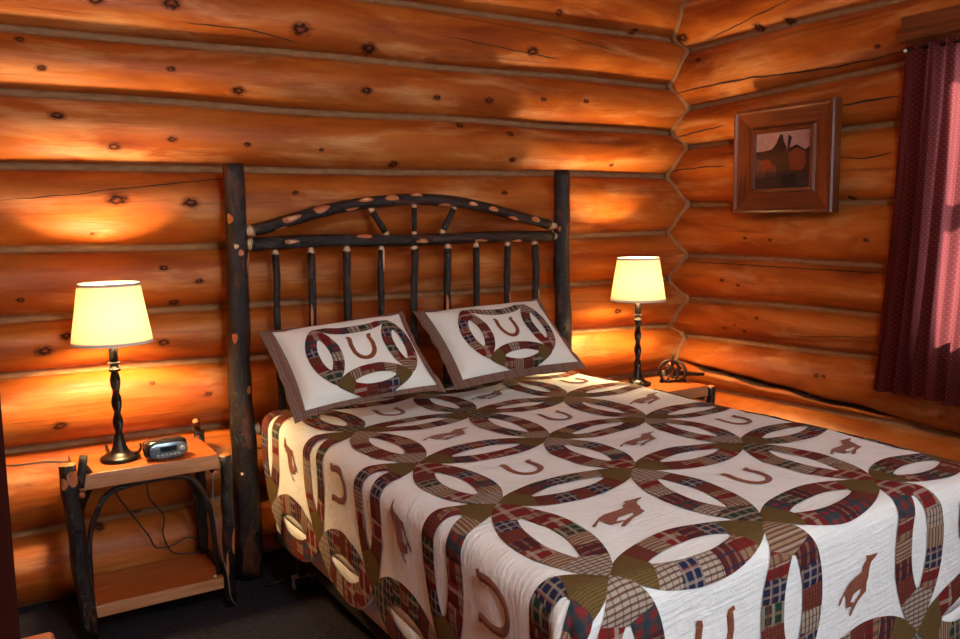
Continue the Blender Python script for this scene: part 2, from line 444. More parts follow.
def groove_z(s):
    zc = .612 - .05 * (3.4 - s) / .8 if s > 2.6 else .562 - .07 * ((2.6 - s) / .7) ** 1.6
    return zc + .012 * noise.noise(Vector((s * 5, 3, 3)))
def groove(J, s, z):
    if J is not RJ or not 1.5 < s < 3.50: return 0
    zc = .612 - .05 * (3.4 - s) / .8 if s > 2.6 else .562 - .07 * ((2.6 - s) / .7) ** 1.6
    zc += .012 * noise.noise(Vector((s * 5, 3, 3)))
    w = .016 * min(1, (s - 1.5) * 2) * (.8 + .8 * abs(noise.noise(Vector((s * 4, 1, 8)))))
    return .060 * math.exp(-((z - zc) / max(w, .004)) ** 2) * min(1, (3.50 - s) * 8)
def bulge(J, s, z, seed):
    for k in range(len(J) - 1):
        a = zj(J, k, s, seed); b = zj(J, k + 1, s, seed)
        if a <= z < b: return prof((z - a) / (b - a), b - a, s, k, seed) - groove(J, s, z)
    return .005
def wall_pt(which, s, z, off=0):
    if which == 'B': return Vector((s, YB - bulge(BJ, s, z, 1.0) - off, z))
    return Vector((XR - bulge(RJ, s, z, 2.0) - off, s, z))
HOLE = (1.08, 1.96, .92, 2.05)     # the window in the right wall (y0, y1, z0, z1)
def log_wall(which, J, s0, s1, ds, seed):
    mb = MB(); ns = int(round((s1 - s0) / ds)); NT = 34
    for k in range(len(J) - 1):
        ts = [0, .5 * CH / .25] + []
        def rows(h):
            c = CH / h
            r = [0, c] + [c + (1 - 2 * c) * (.5 - .5 * math.cos(PI * q / NT)) for q in range(1, NT)] + [1 - c, 1]
            return r
        R = rows(.26); nr = len(R)
        o = len(mb.v)
        for j in range(nr):
            for i in range(ns + 1):
                s = s0 + (s1 - s0) * i / ns; a = zj(J, k, s, seed); b = zj(J, k + 1, s, seed); h = b - a
                t = rows(h)[j] if abs(h - .26) > .001 else R[j]
                z = a + t * h; d = prof(t, h, s, k, seed) - groove(J, s, z)
                mb.v.append((s, YB - d, z) if which == 'B' else (XR - d, s, z))
        for j in range(nr - 1):
            for i in range(ns):
                s = s0 + (s1 - s0) * (i + .5) / ns; zc = mb.v[o + j * (ns + 1) + i][2]
                if which == 'R' and HOLE[0] < s < HOLE[1] and HOLE[2] < zc < HOLE[3]: continue
                q = [o + j * (ns + 1) + i, o + j * (ns + 1) + i + 1, o + (j + 1) * (ns + 1) + i + 1, o + (j + 1) * (ns + 1) + i]
                uu = [((s0 + (s1 - s0) * ((i + d) / ns)), (J[k][0][1] + R[j + e] * .32 + k * 3.7 + seed)) for d, e in ((0, 0), (1, 0), (1, 1), (0, 1))]
                if which == 'R': q.reverse(); uu.reverse()
                mb.f.append(tuple(q)); mb.uv.append(uu); mb.m.append(1 if j in (0, nr - 2) else 0)
    return mb
def knots(mb, which, lst, mi):
    for n_, (u, v, r) in enumerate(lst):
        p = on(u, v, 1, 3.46) if which == 'B' else on(u, v, 0, 3.41)
        s, z = (p.x, p.z) if which == 'B' else (p.y, p.z)
        rs = r * .0050; rz = r * .0029; rings, sg = 5, 16
        vs = [wall_pt(which, s, z, .0018)]; ox = 10 * (n_ % 9) + 5; oy = 10 * (n_ // 9) + 5; uv = [(ox, oy)]
        for q in range(1, rings + 1):
            for k in range(sg):
                a = 2 * PI * k / sg * (1 if which == 'B' else -1); f = q / rings
                vs.append(wall_pt(which, s + rs * f * math.cos(a), z + rz * f * math.sin(a), .0018)); uv.append((ox + f * math.cos(a), oy + f * math.sin(a)))
        fs = [(0, 1 + k, 1 + (k + 1) % sg) for k in range(sg)]
        for q in range(rings - 1):
            for k in range(sg):
                k2 = (k + 1) % sg; fs.append((1 + q * sg + k, 1 + (q + 1) * sg + k, 1 + (q + 1) * sg + k2, 1 + q * sg + k2))
        mb.add(vs, fs, uv, mi)
def crack(mb, which, px, w, mi, wob=.006, seed=0, taper=True):
    P = [on(u, v, 1, 3.45) if which == 'B' else on(u, v, 0, 3.40) for u, v in px]
    P = smoothpts(P, 14); n = len(P); vs = []
    for i, p in enumerate(P):
        s, z = (p.x, p.z) if which == 'B' else (p.y, p.z)
        f = i / (n - 1); z += wob * noise.noise(Vector((s * 11, seed, 0)))
        ww = w * (.55 + .9 * abs(noise.noise(Vector((s * 5, seed, 3))))) * (min(1, 6 * f, 6 * (1 - f)) if taper else 1) + .0004
        vs += [wall_pt(which, s, z - ww, .0015), wall_pt(which, s, z + ww, .0015)]
    fs = [(2 * i, 2 * i + 2, 2 * i + 3, 2 * i + 1) for i in range(n - 1)]
    mb.add(vs, fs, [(0, 0)] * len(vs), mi)

wb = log_wall('B', BJ, XL - .1, XR + .02, .03, 1.0)
knots(wb, 'B', [(300, 30, 14), (170, 5, 12), (95, 2, 9), (238, 91, 9), (170, 70, 6), (57, 116, 9), (114, 147, 8), (171, 140, 6), (246, 145, 5), (116, 200, 12), (188, 203, 11), (293, 193, 5),
                (310, 210, 9), (20, 39, 6), (41, 69, 6), (370, 48, 12), (530, 52, 12), (365, 91, 9), (436, 98, 7), (488, 101, 8), (541, 100, 6), (583, 102, 6), (462, 125, 7), (510, 134, 7),
                (512, 160, 7), (502, 193, 6), (395, 164, 8), (612, 165, 5), (320, 150, 4), (163, 268, 6), (198, 281, 6), (175, 303, 7), (44, 351, 10), (66, 336, 7), (163, 342, 8), (92, 234, 3),
                (152, 383, 4), (615, 311, 8), (612, 302, 3), (60, 425, 9), (100, 530, 7), (640, 30, 8), (20, 300, 5), (560, 12, 7), (207, 393, 5), (140, 515, 6)], 2)
for i, (px, w) in enumerate([([(0, 200), (60, 196), (110, 190), (170, 184), (240, 177)], .0022), ([(0, 467), (40, 464), (78, 461)], .004), ([(178, 448), (215, 450)], .004), ([(440, 36), (520, 52), (560, 60)], .002),
                ([(180, 22), (250, 30), (300, 42)], .002), ([(255, 447), (263, 447)], .003), ([(420, 8), (480, 20), (560, 36), (640, 60)], .0016)]):
    crack(wb, 'B', px, w, 3, seed=i)
# chinking that follows the zigzag where the two walls' logs meet
path = []
for i in range(260):
    z = i * ZC / 259
    x = XR - bulge(RJ, YB - .05, z, 2.0); y = YB - bulge(BJ, XR - .05, z, 1.0)
    path.append(Vector((x, y, z)))
sm = [sum((path[max(0, min(259, i + d))] for d in (-3, -2, -1, 0, 1, 2, 3)), Vector()) / 7 for i in range(260)]
wb.tube(sm, .017, 8, .3, 1)
wall_back = structure(wb.build('wall_back', ['varnished_log', 'tan_chinking', 'knot', 'crack_dark']))
wr = log_wall('R', RJ, YF - .05, YB + .02, .03, 2.0)
knots(wr, 'R', [(753, 27, 10), (783, 20, 9), (683, 38, 12), (880, 47, 5), (846, 198, 6), (725, 280, 5), (741, 285, 4), (748, 238, 4), (746, 331, 4), (758, 318, 4), (820, 375, 5), (827, 376, 4), (726, 328, 4), (737, 325, 3), (870, 240, 5), (773, 240, 4), (700, 60, 6)], 2)
for i, (px, w) in enumerate([([(672, 95), (700, 88), (745, 79), (790, 73), (840, 65), (907, 50)], .005), ([(840, 106), (870, 101), (903, 96)], .005), ([(676, 137), (700, 131), (725, 126)], .004),
                             ([(673, 172), (700, 168), (731, 166)], .004), ([(840, 158), (870, 158), (897, 152)], .0035), ([(685, 262), (740, 265), (800, 269), (888, 274)], .003),
                             ([(790, 336), (840, 337), (882, 337)], .002), ([(700, 40), (750, 18), (790, 0)], .0025)]):
    crack(wr, 'R', px, w, 3, seed=20 + i)
V = []; U = []; ng = 70
for i in range(ng + 1):
    s_ = 2.12 + (3.40 - 2.12) * i / ng; f = i / ng; w = (.0125 + .009 * noise.noise(Vector((s_ * 6, 5, 5)))) * min(1, 5 * f, 8 * (1 - f)) + .0008
    for k in range(7): V.append(wall_pt('R', s_, groove_z(s_) + w * (k - 3) / 3, .006)); U.append((0, 0))
wr.add(V, [(7 * i + k, 7 * i + k + 1, 7 * i + 8 + k, 7 * i + 7 + k) for i in range(ng) for k in range(6)], U, 3)
wall_right = structure(wr.build('wall_right', ['varnished_log', 'tan_chinking', 'knot', 'crack_dark']))
mb = MB(); mb.box(XL - .06, XR + .1, YF - .06, YB + .1, -.06, 0); structure(mb.build('floor', 'dark_carpet', smooth=False))
mb = MB(); mb.box(XL - .06, XR + .1, YF - .06, YB + .1, ZC, ZC + .06); structure(mb.build('ceiling', 'edge_board', smooth=False))
mb = MB(); mb.box(XL - .06, XL, YF - .06, YB - .0, 0, ZC); structure(mb.build('wall_left', 'oak_board', smooth=False))
# front wall behind the camera with an opening for the added fill window
wx0, wx1, wz0, wz1 = .35, 2.35, 1.0, 2.3
mb = MB()
mb.box(XL, wx0, YF - .06, YF, 0, ZC); mb.box(wx1, XR, YF - .06, YF, 0, ZC); mb.box(wx0, wx1, YF - .06, YF, 0, wz0); mb.box(wx0, wx1, YF - .06, YF, wz1, ZC)
structure(mb.build('wall_front', 'oak_board', smooth=False))
def window(name, axis, a0, a1, z0, z1, p0, p1, muntins=1):
    mb = MB(); w = .06
    def bx(a, b, c, d, mi=0):
        if axis == 'y': mb.box(a, b, p0, p1, c, d, mi, .004)
        else: mb.box(p0, p1, a, b, c, d, mi, .004)
    bx(a0 - w, a0 + .01, z0 - w, z1 + w); bx(a1 - .01, a1 + w, z0 - w, z1 + w); bx(a0, a1, z0 - w, z0 + .01); bx(a0, a1, z1 - .01, z1 + w)
    for i in range(muntins):
        a = a0 + (a1 - a0) * (i + 1) / (muntins + 1); bx(a - .02, a + .02, z0, z1)
    bx(a0, a1, (z0 + z1) / 2 - .018, (z0 + z1) / 2 + .018)
    o = structure(mb.build(name, 'frame_wood', smooth=False))
    g = MB(); pm = (p0 + p1) / 2
    if axis == 'y': g.box(a0, a1, pm - .003, pm + .003, z0, z1)
    else: g.box(pm - .003, pm + .003, a0, a1, z0, z1)
    g.build('pane', 'window_glass', o, smooth=False)
    return o
window('fill_window', 'y', wx0, wx1, wz0, wz1, YF - .05, YF + .015)  # unseen window, added for light on the bed from the front
w1 = window('window_1', 'x', HOLE[0] + .02, HOLE[1] - .02, HOLE[2] + .02, HOLE[3] - .02, XR - .10, XR + .03)
mb = MB(); mb.box(3.245, 3.41, .85, 2.105, 2.093, 2.122, 0, .004); mb.box(3.262, 3.41, .87, 2.098, 2.122, 2.19, 0, .004)
structure(mb.build('trim_2', 'frame_wood', smooth=False))
# narrow door jamb at the very left of the photo
mb = MB(); mb.box(XL, .043, 1.44, 1.50, 0, 1.30, 0, .006)
j = structure(mb.build('trim_1', 'dark_trim', smooth=False))

# ------------------------------------------------------------------ bed: headboard and metal frame
HY = 3.33
bed = thing('rustic_bed', 'dark bark-covered log bed headboard with arched rail and tall round posts, on metal frame', 'bed', (1.74, HY, 0))
def inv(mb, root):
    L = Vector(root.location); mb.v = [tuple(Vector(v) - L) for v in mb.v]; return mb
BARKS = ['dark_bark', 'peeled_wood', 'tan_tenon']
def front_angle(pts_dir_vertical=True): return 0
# posts
def vline(a, b, n, wob, seed):
    out = []
    for i in range(n + 1):
        t = i / n; p = Vector(a).lerp(Vector(b), t)
        out.append(p + Vector((wob * noise.noise(Vector((t * 3, seed, 0))), wob * noise.noise(Vector((t * 3, seed, 9))), 0)))
    return out
# for a vertical tube the angle reference is U=(0,1,0), W=T x U=(-1,0,0): -y (front) is angle pi
m1 = MB(); m1.tube(vline((.922, HY, 0), (.937, HY, 1.648), 46, .012, 1), [.055 - .016 * min(1, i / 40) for i in range(47)], 20, .13, 0, True, 2, 1)
for l, th, a, b in ((1.31, PI + .1, .012, .011), (1.44, PI - .9, .02, .014), (1.26, PI + 1.0, .055, .012), (.98, PI - .6, .02, .012), (.77, PI + .5, .016, .010)): m1.spot(l, th, a, b, 1)
m1.spot(1.335, PI - .35, .009, .009, 2); m1.spot(.44, PI - .6, .006, .006, 2)
inv(m1, bed).build('headboard_post', BARKS, bed)
m1 = MB(); m1.tube(vline((2.512, HY, 0), (2.517, HY, 1.648), 46, .010, 2), [.048 - .009 * min(1, i / 40) for i in range(47)], 20, .14, 0, True, 2, 5)
m1.spot(1.37, PI - .9, .012, .008, 1)
inv(m1, bed).build('headboard_post', BARKS, bed)
def rail(name, pts, r, spots, ends=True, seed=0):
    mb = MB(); pts = smoothpts(pts, 6); n = len(pts)
    rr = [r] * n
    mb.tube(pts, rr, 16, .14, 0, True, 2, seed)
    Lt = mb.last[4][-1]
    for i_, s in enumerate(spots):
        mb.spot(*s, 1)
        if i_ % 2 == 0: mb.spot(s[0] + .003, s[1], s[2] * .5, s[3] * .45, 2, off=.0022)
    if ends:   # whittled tan tenons
        t0 = (pts[0] - pts[1]).normalized(); t1 = (pts[-1] - pts[-2]).normalized()
        last = mb.last
        for p, t in ((pts[0], t0), (pts[-1], t1)):
            mb.tube([p + t * -.005, p + t * .0, p + t * .018, p + t * .035], [r * 1.03, r * .9, r * .55, r * .5], 14, 0, 2)
    return inv(mb, bed).build(name, BARKS, bed)
# horizontal tube: U = z, W = T x U = x cross z = -y (front) -> front angle is +pi/2
F = PI / 2
rail('arched_rail', [(.994, HY - .01, 1.392), (1.137, HY, 1.425), (1.285, HY, 1.463), (1.463, HY, 1.494), (1.683, HY, 1.512), (1.80, HY, 1.510), (1.927, HY, 1.500), (2.106, HY, 1.468), (2.271, HY, 1.429), (2.435, HY - .01, 1.390)], .025,
     [(.165, F - .3, .042, .013), (.30, F - .5, .035, .016), (.12, F + .9, .03, .006), (.43, F + .6, .03, .006), (.50, F - .6, .032, .011), (.62, F - .5, .032, .013), (.74, F - .9, .03, .010), (.88, F + .8, .035, .008), (1.02, F - .1, .024, .009), (1.13, F + .0, .026, .010), (1.25, F + .7, .03, .010), (1.37, F - .2, .022, .014)], seed=3)
rail('straight_rail', [(.99, HY, 1.338), (1.3, HY, 1.345), (1.7, HY, 1.336), (2.1, HY, 1.340), (2.455, HY, 1.335)], .0265,
     [(.16, F - .1, .03, .009), (.48, F - .7, .035, .010), (.75, F + .2, .03, .010), (1.05, F + .7, .035, .010), (1.25, F + .8, .03, .008)], seed=4)
rail('lower_rail', [(.99, HY, .60), (1.7, HY, .605), (2.455, HY, .60)], .026, [], seed=5)
spx = [(1.09, 1.089), (1.24, 1.237), (1.398, 1.391), (1.553, 1.543), (1.711, 1.704), (1.876, 1.87), (2.027, 2.028), (2.196, 2.193), (2.35, 2.365)]
for i, (a, b) in enumerate(spx):
    mb = MB(); top = 1.312; pts = []
    for k in range(15):
        t = k / 14; pts.append((a + (b - a) * t * 2 + .007 * noise.noise(Vector((t * 4, i * 3.1, 0))), HY, top - .012 - t * (top - .63)))
    r = .0145 + .0015 * (i % 3)
    mb.tube(pts, [r] * 15, 12, .18, 0, True, 2, i)
    # vertical, pointing down: U=(0,1,0), W = T x U = (0,0,-1)x(0,1,0) = (1,0,0); front is pi
    if i % 2 == 1 or i == 8: mb.spot(.26 if i != 3 else .04, PI + (.5 if i % 4 == 1 else -.4), .05, .006, 2 if i in (3, 8) else 1)
    p = Vector(pts[0]); mb.tube([p + Vector((0, 0, z)) for z in (-.004, 0, .014, .03)], [r * 1.04, r * .95, r * .62, r * .5], 12, 0, 2)
    inv(mb, bed).build('spindle', BARKS, bed)
for i, (a, b) in enumerate([((1.716, 1.486), (1.713, 1.363)), ((1.512, 1.470), (1.579, 1.366)), ((1.916, 1.476), (1.852, 1.366))]):
    mb = MB(); A = Vector((a[0], HY, a[1])); B = Vector((b[0], HY, b[1]))
    r = .0125 if i else .011
    mb.tube([A.lerp(B, t) for t in (-.10, .0, .10)], [r * .6, r * .95, r], 12, 0, 2); mb.tube([A.lerp(B, t) for t in (.9, 1.0, 1.10)], [r, r * .95, r * .6], 12, 0, 2)
    mb.tube([A.lerp(B, .08 + t * .84) for t in (0, .2, .4, .6, .8, 1)], r * 1.08, 12, .18, 0, True, 2, i + 20)
    if i == 1: mb.spot(.05, PI, .035, .004, 1)
    inv(mb, bed).build('brace', BARKS, bed)
mb = MB()
mb.box(1.03, 1.07, 1.32, 3.30, .135, .175, 0, .003); inv(mb, bed).build('side_rail', 'dark_steel', bed, smooth=False)
mb = MB(); mb.box(2.48, 2.52, 1.32, 3.30, .135, .175, 0, .003); inv(mb, bed).build('side_rail', 'dark_steel', bed, smooth=False)
for cx_, cy_ in ((1.057, 3.08), (1.057, 1.75), (2.49, 3.08), (2.49, 1.75)):
    mb = MB(); mb.box(cx_ - .016, cx_ + .016, cy_ - .016, cy_ + .016, .06, .14, 0, .002)
    L = inv(mb, bed).build('frame_leg', 'dark_steel', bed, smooth=False)
    mb = MB(); cy2 = cy_ - .0
    mb.tube([(cx_ - .030, cy2, .027), (cx_ + .030, cy2, .027)], .026, 20, 0, 0)
    mb.box(cx_ - .037, cx_ - .032, cy2 - .014, cy2 + .014, .012, .062, 1, .001); mb.box(cx_ + .032, cx_ + .037, cy2 - .014, cy2 + .014, .012, .062, 1, .001); mb.box(cx_ - .037, cx_ + .037, cy2 - .014, cy2 + .014, .057, .063, 1, .001)
    mb.tube([(cx_ - .040, cy2, .027), (cx_ + .040, cy2, .027)], .007, 12, 0, 1)
    inv(mb, bed).build('caster', ['black_plastic', 'silver_metal'], bed, angle=SH)

# mattress and box spring
MX0, MX1, MY0, MY1 = 1.0, 2.565, 1.265, 3.275
mb = MB(); mb.box(MX0 + .018, MX1 - .018, MY0 + .02, MY1, .178, .408, 0, .03)
tag(mb.build('box_spring', 'mattress_cloth', angle=SH), 'pale cloth-covered box spring under the mattress, showing below the quilt hem', 'box spring')
mb = MB(); mb.box(MX0 + .018, MX1 - .018, MY0 + .02, MY1, .411, .660, 0, .035)
tag(mb.build('mattress', 'mattress_cloth', angle=SH), 'mattress under the horse quilt, resting on the box spring', 'mattress')

# ------------------------------------------------------------------ quilt
PA, PB, A0, B0 = .50, .462, 1.162, 2.285       # lattice pitch and its origin (a vertex) in cloth metres
ER = .055
def drop(d):
    if d <= 0: return 0, 0
    if d < ER * PI / 2: p = d / ER; return ER * math.sin(p), ER * (1 - math.cos(p))
    e = d - ER * PI / 2; return ER + .03 * e, ER + e
def quilt_raw(A, B):
    xl, xr, yf = MX0 + ER - .004 - .028 * min(1, max(0, (3 - B) / 1.6)), MX1 - ER + .004, MY0 + ER - .002
    dx = (xl - A) if A < xl else (A - xr if A > xr else 0); sx = -1 if A < xl else 1
    dy = (yf - B) if B < yf else 0
    d = math.hypot(dx, dy); h, dr = drop(d)
    px = min(max(A, xl), xr); py = max(B, yf)
    ztop = .676 + .008 * noise.noise(Vector((A * 2.2, B * 2.2, 0))) + .0035 * noise.noise(Vector((A * 9, B * 9, 4)))
    if d > 0:
        ux, uy = sx * dx / d, -dy / d
        w = min(1, d / .12)
        rip = w * (.007 * noise.noise(Vector((px * 7, py * 7, 2.0))) + .004 * noise.noise(Vector((px * 16, py * 16, dr * 3))) + .003)
        if dx > 0 and dy > 0: rip += w * .022 * math.sin(math.atan2(dy, dx) * 4) ** 2
        h += rip; return Vector((px + ux * h, py + uy * h, ztop - dr))
    return Vector((px, py, ztop))
LAT = [[(.665, 3.17), (1.167, 3.20), (1.66, 3.22), (2.13, 3.26), (2.62, 3.28)],
       [(.674, 2.65), (1.167, 2.75), (1.66, 2.77), (2.135, 2.81), (2.62, 2.83)],
       [(.682, 2.20), (1.179, 2.293), (1.675, 2.303), (2.13, 2.315), (2.62, 2.33)],
       [(.66, 1.74), (1.162, 1.825), (1.67, 1.869), (2.165, 1.892), (2.61, 1.90)],
       [(.62, 1.25), (1.115, 1.319), (1.626, 1.353), (2.139, 1.398), (2.60, 1.43)],
       [(.59, .79), (1.09, .86), (1.61, .885), (2.123, .92), (2.60, .95)]]
def cloth(p, q):
    i = min(3, max(0, int(math.floor(p + 1)))); j = min(4, max(0, int(math.floor(q + 2)))); a, b = p + 1 - i, q + 2 - j
    r = [0, 0]
    for c in (0, 1):
        r[c] = (LAT[j][i][c] * (1 - a) + LAT[j][i + 1][c] * a) * (1 - b) + (LAT[j + 1][i][c] * (1 - a) + LAT[j + 1][i + 1][c] * a) * b
    return r
def quilt_pt(p, q, off=0):
    A, B = cloth(p, q)
    P = quilt_raw(A, B)
    if off:
        e = .006; n = (quilt_raw(A + e, B) - quilt_raw(A - e, B)).cross(quilt_raw(A, B + e) - quilt_raw(A, B - e)).normalized(); P = P + n * off
    return P
P0, P1, Q0, Q1 = -1, 3, -2, 3
RL = math.sqrt(.5); WB = .14
def hh(u, R=RL): return .212 * max(0, 1 - (2 * u - 1) ** 2) ** .76
qb = MB(); nn = 20
npx, nqy = (P1 - P0) * nn, (Q1 - Q0) * nn
def puff(p, q):
    return min(1, 6 * min(p - P0, P1 - p, q - Q0, Q1 - q)) * .0035 * (abs(math.sin(PI * (p * 3 + .3 * math.sin(q * 2)))) * abs(math.sin(PI * (q * 3)))) ** .5
qb.grid(lambda a, b: quilt_pt(P0 + (P1 - P0) * a, Q0 + (Q1 - Q0) * b, puff(P0 + (P1 - P0) * a, Q0 + (Q1 - Q0) * b)), npx, nqy, lambda a, b: (A0 + PA * (P0 + (P1 - P0) * a), B0 - PB * (Q0 + (Q1 - Q0) * b)), flip=True)
def scallop(f, length, flip):
    nu = int(length * 20)
    def P(a, b):
        u = a * length; h = (hh(u - math.floor(u)) + .012) if 0 < a < 1 else .012
        return quilt_pt(*f(u, h * b), 0)
    def UV(a, b):
        u = a * length; h = hh(u - math.floor(u)) + .012; p, q = f(u, h * b); return (A0 + PA * p, B0 - PB * q)
    qb.grid(P, nu, 4, UV, flip=flip)
scallop(lambda u, h: (P0 - h, Q0 + u), Q1 - Q0, True)
scallop(lambda u, h: (P1 + h, Q0 + u), Q1 - Q0, False)
scallop(lambda u, h: (P0 + u, Q1 + h), P1 - P0, True)
scallop(lambda u, h: (P0 + u, Q0 - h), P1 - P0, False)
quilt = qb.build('quilt', 'quilt_cream')
tag(quilt, 'cream quilt with plaid wedding rings, rust horses and horseshoes, draped over the bed', 'quilt')
sol = quilt.modifiers.new('thick', 'SOLIDIFY'); sol.thickness = .006; sol.offset = -1
# patchwork rings
OL = len(PL)
def houter(u): return .212 * max(0, 1 - (2 * u - 1) ** 2) ** .76
def hinner(u): return houter(u) - .145 * (1 - .12 * abs(2 * u - 1))
TIP = .185
def shear(u, b): return .5 + (u - .5) * (1 - .15 * (1 - b) * min(1, max(0, min(u, 1 - u) - .05) / .12))
def rings(mb, surf, lenses, off, npatch=5, seed=1, scale=.48, tips=None):
    r_ = random.Random(seed)
    for f in lenses:      # f(u, v) -> (p, q): u along the lens 0..1, v across
        for end in (0, 1):           # one whole patch on each tip
            mi = tips if tips is not None else r_.choice((2, 7, 4, 2, 3)); du, dv = r_.random() * 3, r_.random() * 3
            def PP(a, b):
                v = 2 * b - 1; u = TIP * a * (1 + .30 * (1 - abs(v)) * a); h = houter(TIP * a)
                return (u if end == 0 else 1 - u), v * h
            def P(a, b):
                u, v = PP(a, b); e = min(1 - a, b, 1 - b); return surf(*f(u, v), off + .0022 * min(1, e * 5))
            def UV(a, b):
                u, v = PP(a, b); return (u * scale + du, v * scale + dv)
            mb.grid(P, 8, 8, UV, mi, flip=(end == 1))
        for sgn in (1, -1):
            edges = [TIP + (1 - 2 * TIP) * k / npatch for k in range(npatch + 1)]
            prev = -1
            for k in range(len(edges) - 1):
                t0, t1 = edges[k], edges[k + 1]
                mi = r_.choice([0, 0, 1, 1, 2, 3, 4, 5, 5, 6, 7, 8, 4, 5])
                while mi == prev: mi = r_.randrange(0, len(PL))
                prev = mi; du, dv = r_.random() * 3, r_.random() * 3; rot = r_.random() < .5
                def PP(a, b, t0=t0, t1=t1):
                    u = t0 + (t1 - t0) * a; ho = houter(u); vi = max(hinner(u), 0); 
                    return shear(u, b), sgn * (vi + (ho - vi) * b)
                def P(a, b):
                    u, v = PP(a, b); e = min(a, 1 - a, b, 1 - b); return surf(*f(u, v), off + .0022 * min(1, e * 5))
                def UV(a, b):
                    u, v = PP(a, b); x, y = u * scale * 1.1 + du, v * scale + dv
                    return (x, y) if rot else (y, x)
                mb.grid(P, 6, 4, UV, mi, flip=(sgn > 0))
lens = []
for q in range(Q0, Q1 + 1):
    for p in range(P0, P1): lens.append(lambda u, v, p=p, q=q: (p + u, q + v))
nh = len(lens)
rb = MB(); rings(rb, quilt_pt, lens, .0045, seed=5, tips=OL)
lens2 = []
for q in range(Q0, Q1):
    for p in range(P0, P1 + 1): lens2.append(lambda u, v, p=p, q=q: (p - v, q + u))
rings(rb, quilt_pt, lens2, .0053, seed=9)
rb.build('patchwork_rings', PL + ['olive_corduroy'], quilt)['label'] = 'plaid patchwork wedding rings'
HORSE = [(345,135),(366,148),(412,150),(403,172),(384,188),(374,205),(366,245),(362,295),(352,335),(350,392),(292,436),(246,502),(232,494),(262,430),(312,385),(318,352),(262,362),(242,405),(262,418),(264,436),(216,432),(210,355),(205,325),(192,350),(178,388),(166,390),(172,360),(196,318),(212,290),(238,262),(290,250),(318,240),(322,205),(348,165)]
def flat_fill(mb, surf, poly, tr, off, mi=0):
    import bmesh
    bm = bmesh.new(); vs = [bm.verts.new((x, y, 0)) for x, y in poly]; bm.faces.new(vs)
    bmesh.ops.triangulate(bm, faces=bm.faces[:]); 
    for _ in range(2): bmesh.ops.subdivide_edges(bm, edges=[e for e in bm.edges if e.calc_length() > tr[3]], cuts=1, use_grid_fill=False); bmesh.ops.triangulate(bm, faces=bm.faces[:])
    bm.normal_update(); bm.verts.index_update()
    V = []; U = []
    for v in bm.verts:
        p, q = tr[0] + v.co.x * tr[2], tr[1] - v.co.y * tr[2]; V.append(surf(p, q, off)); U.append((p * .5, q * .5))
    FS = []
    for f in bm.faces:
        ix = [v.index for v in f.verts]
        if f.normal.z < 0: ix.reverse()
        FS.append(tuple(ix))
    mb.add(V, FS, U, mi); bm.free()
HO = [((x - 285) / 235, -(y - 315) / 480) for x, y in HORSE]
def shoe_mesh(surf, cx, cy, sc, off):
    mb = MB(); pts = []
    for i in range(33):
        t = i / 32
        if t < .25: pts.append((-.5 + .06 * math.sin(t * 4 * PI / 2) * -1 + .04, .62 - .62 * t * 4))
        elif t > .75: pts.append((.5 + .06 * math.sin((1 - t) * 4 * PI / 2) - .04, .62 - .62 * (1 - t) * 4))
        else:
            a = PI + (t - .25) * 2 * PI; pts.append((.5 * math.cos(a), .62 * math.sin(a)))
    pts = [(-.60, .66)] + pts + [(.60, .66)]
    V = []; U = []
    n = len(pts)
    for i, (x, y) in enumerate(pts):
        a = pts[max(0, i - 1)]; b = pts[min(n - 1, i + 1)]; tx, ty = b[0] - a[0], b[1] - a[1]; l = math.hypot(tx, ty) or 1
        w = .105 if 1 < i < n - 2 else .075
        for s, o_ in ((-1, off - .001), (-.5, off + .0015), (.5, off + .0015), (1, off - .001)):
            p = cx + (x - ty / l * w * s) * sc; q = cy - (y + tx / l * w * s) * sc; V.append(surf(p, q, o_)); U.append((p * .5, q * .5))
    FS = [(4 * i + k, 4 * i + 4 + k, 4 * i + 5 + k, 4 * i + 1 + k) for i in range(n - 1) for k in range(3)]
    mb.add(V, [tuple(reversed(f)) for f in FS], U); return mb
for q in range(Q0, Q1):
    for p in range(P0, P1):
        if (p + q) % 2 == 1:      # horse at p=0,q=1
            on_drop = p == -1 or q == 2
            hx, hy = (.70, .92) if on_drop else (1.12, .80)
            mb = MB(); flat_fill(mb, quilt_pt, [(x * hx, y * hy) for x, y in HO], (p + .48, q + (.56 if q == 2 else .5), .40, .08), .0055); mb.build('horse_applique', 'rust_applique', quilt)
        else:
            shoe_mesh(quilt_pt, p + .5, q + .50, .19, .0055).build('horseshoe_applique', 'rust_applique', quilt)

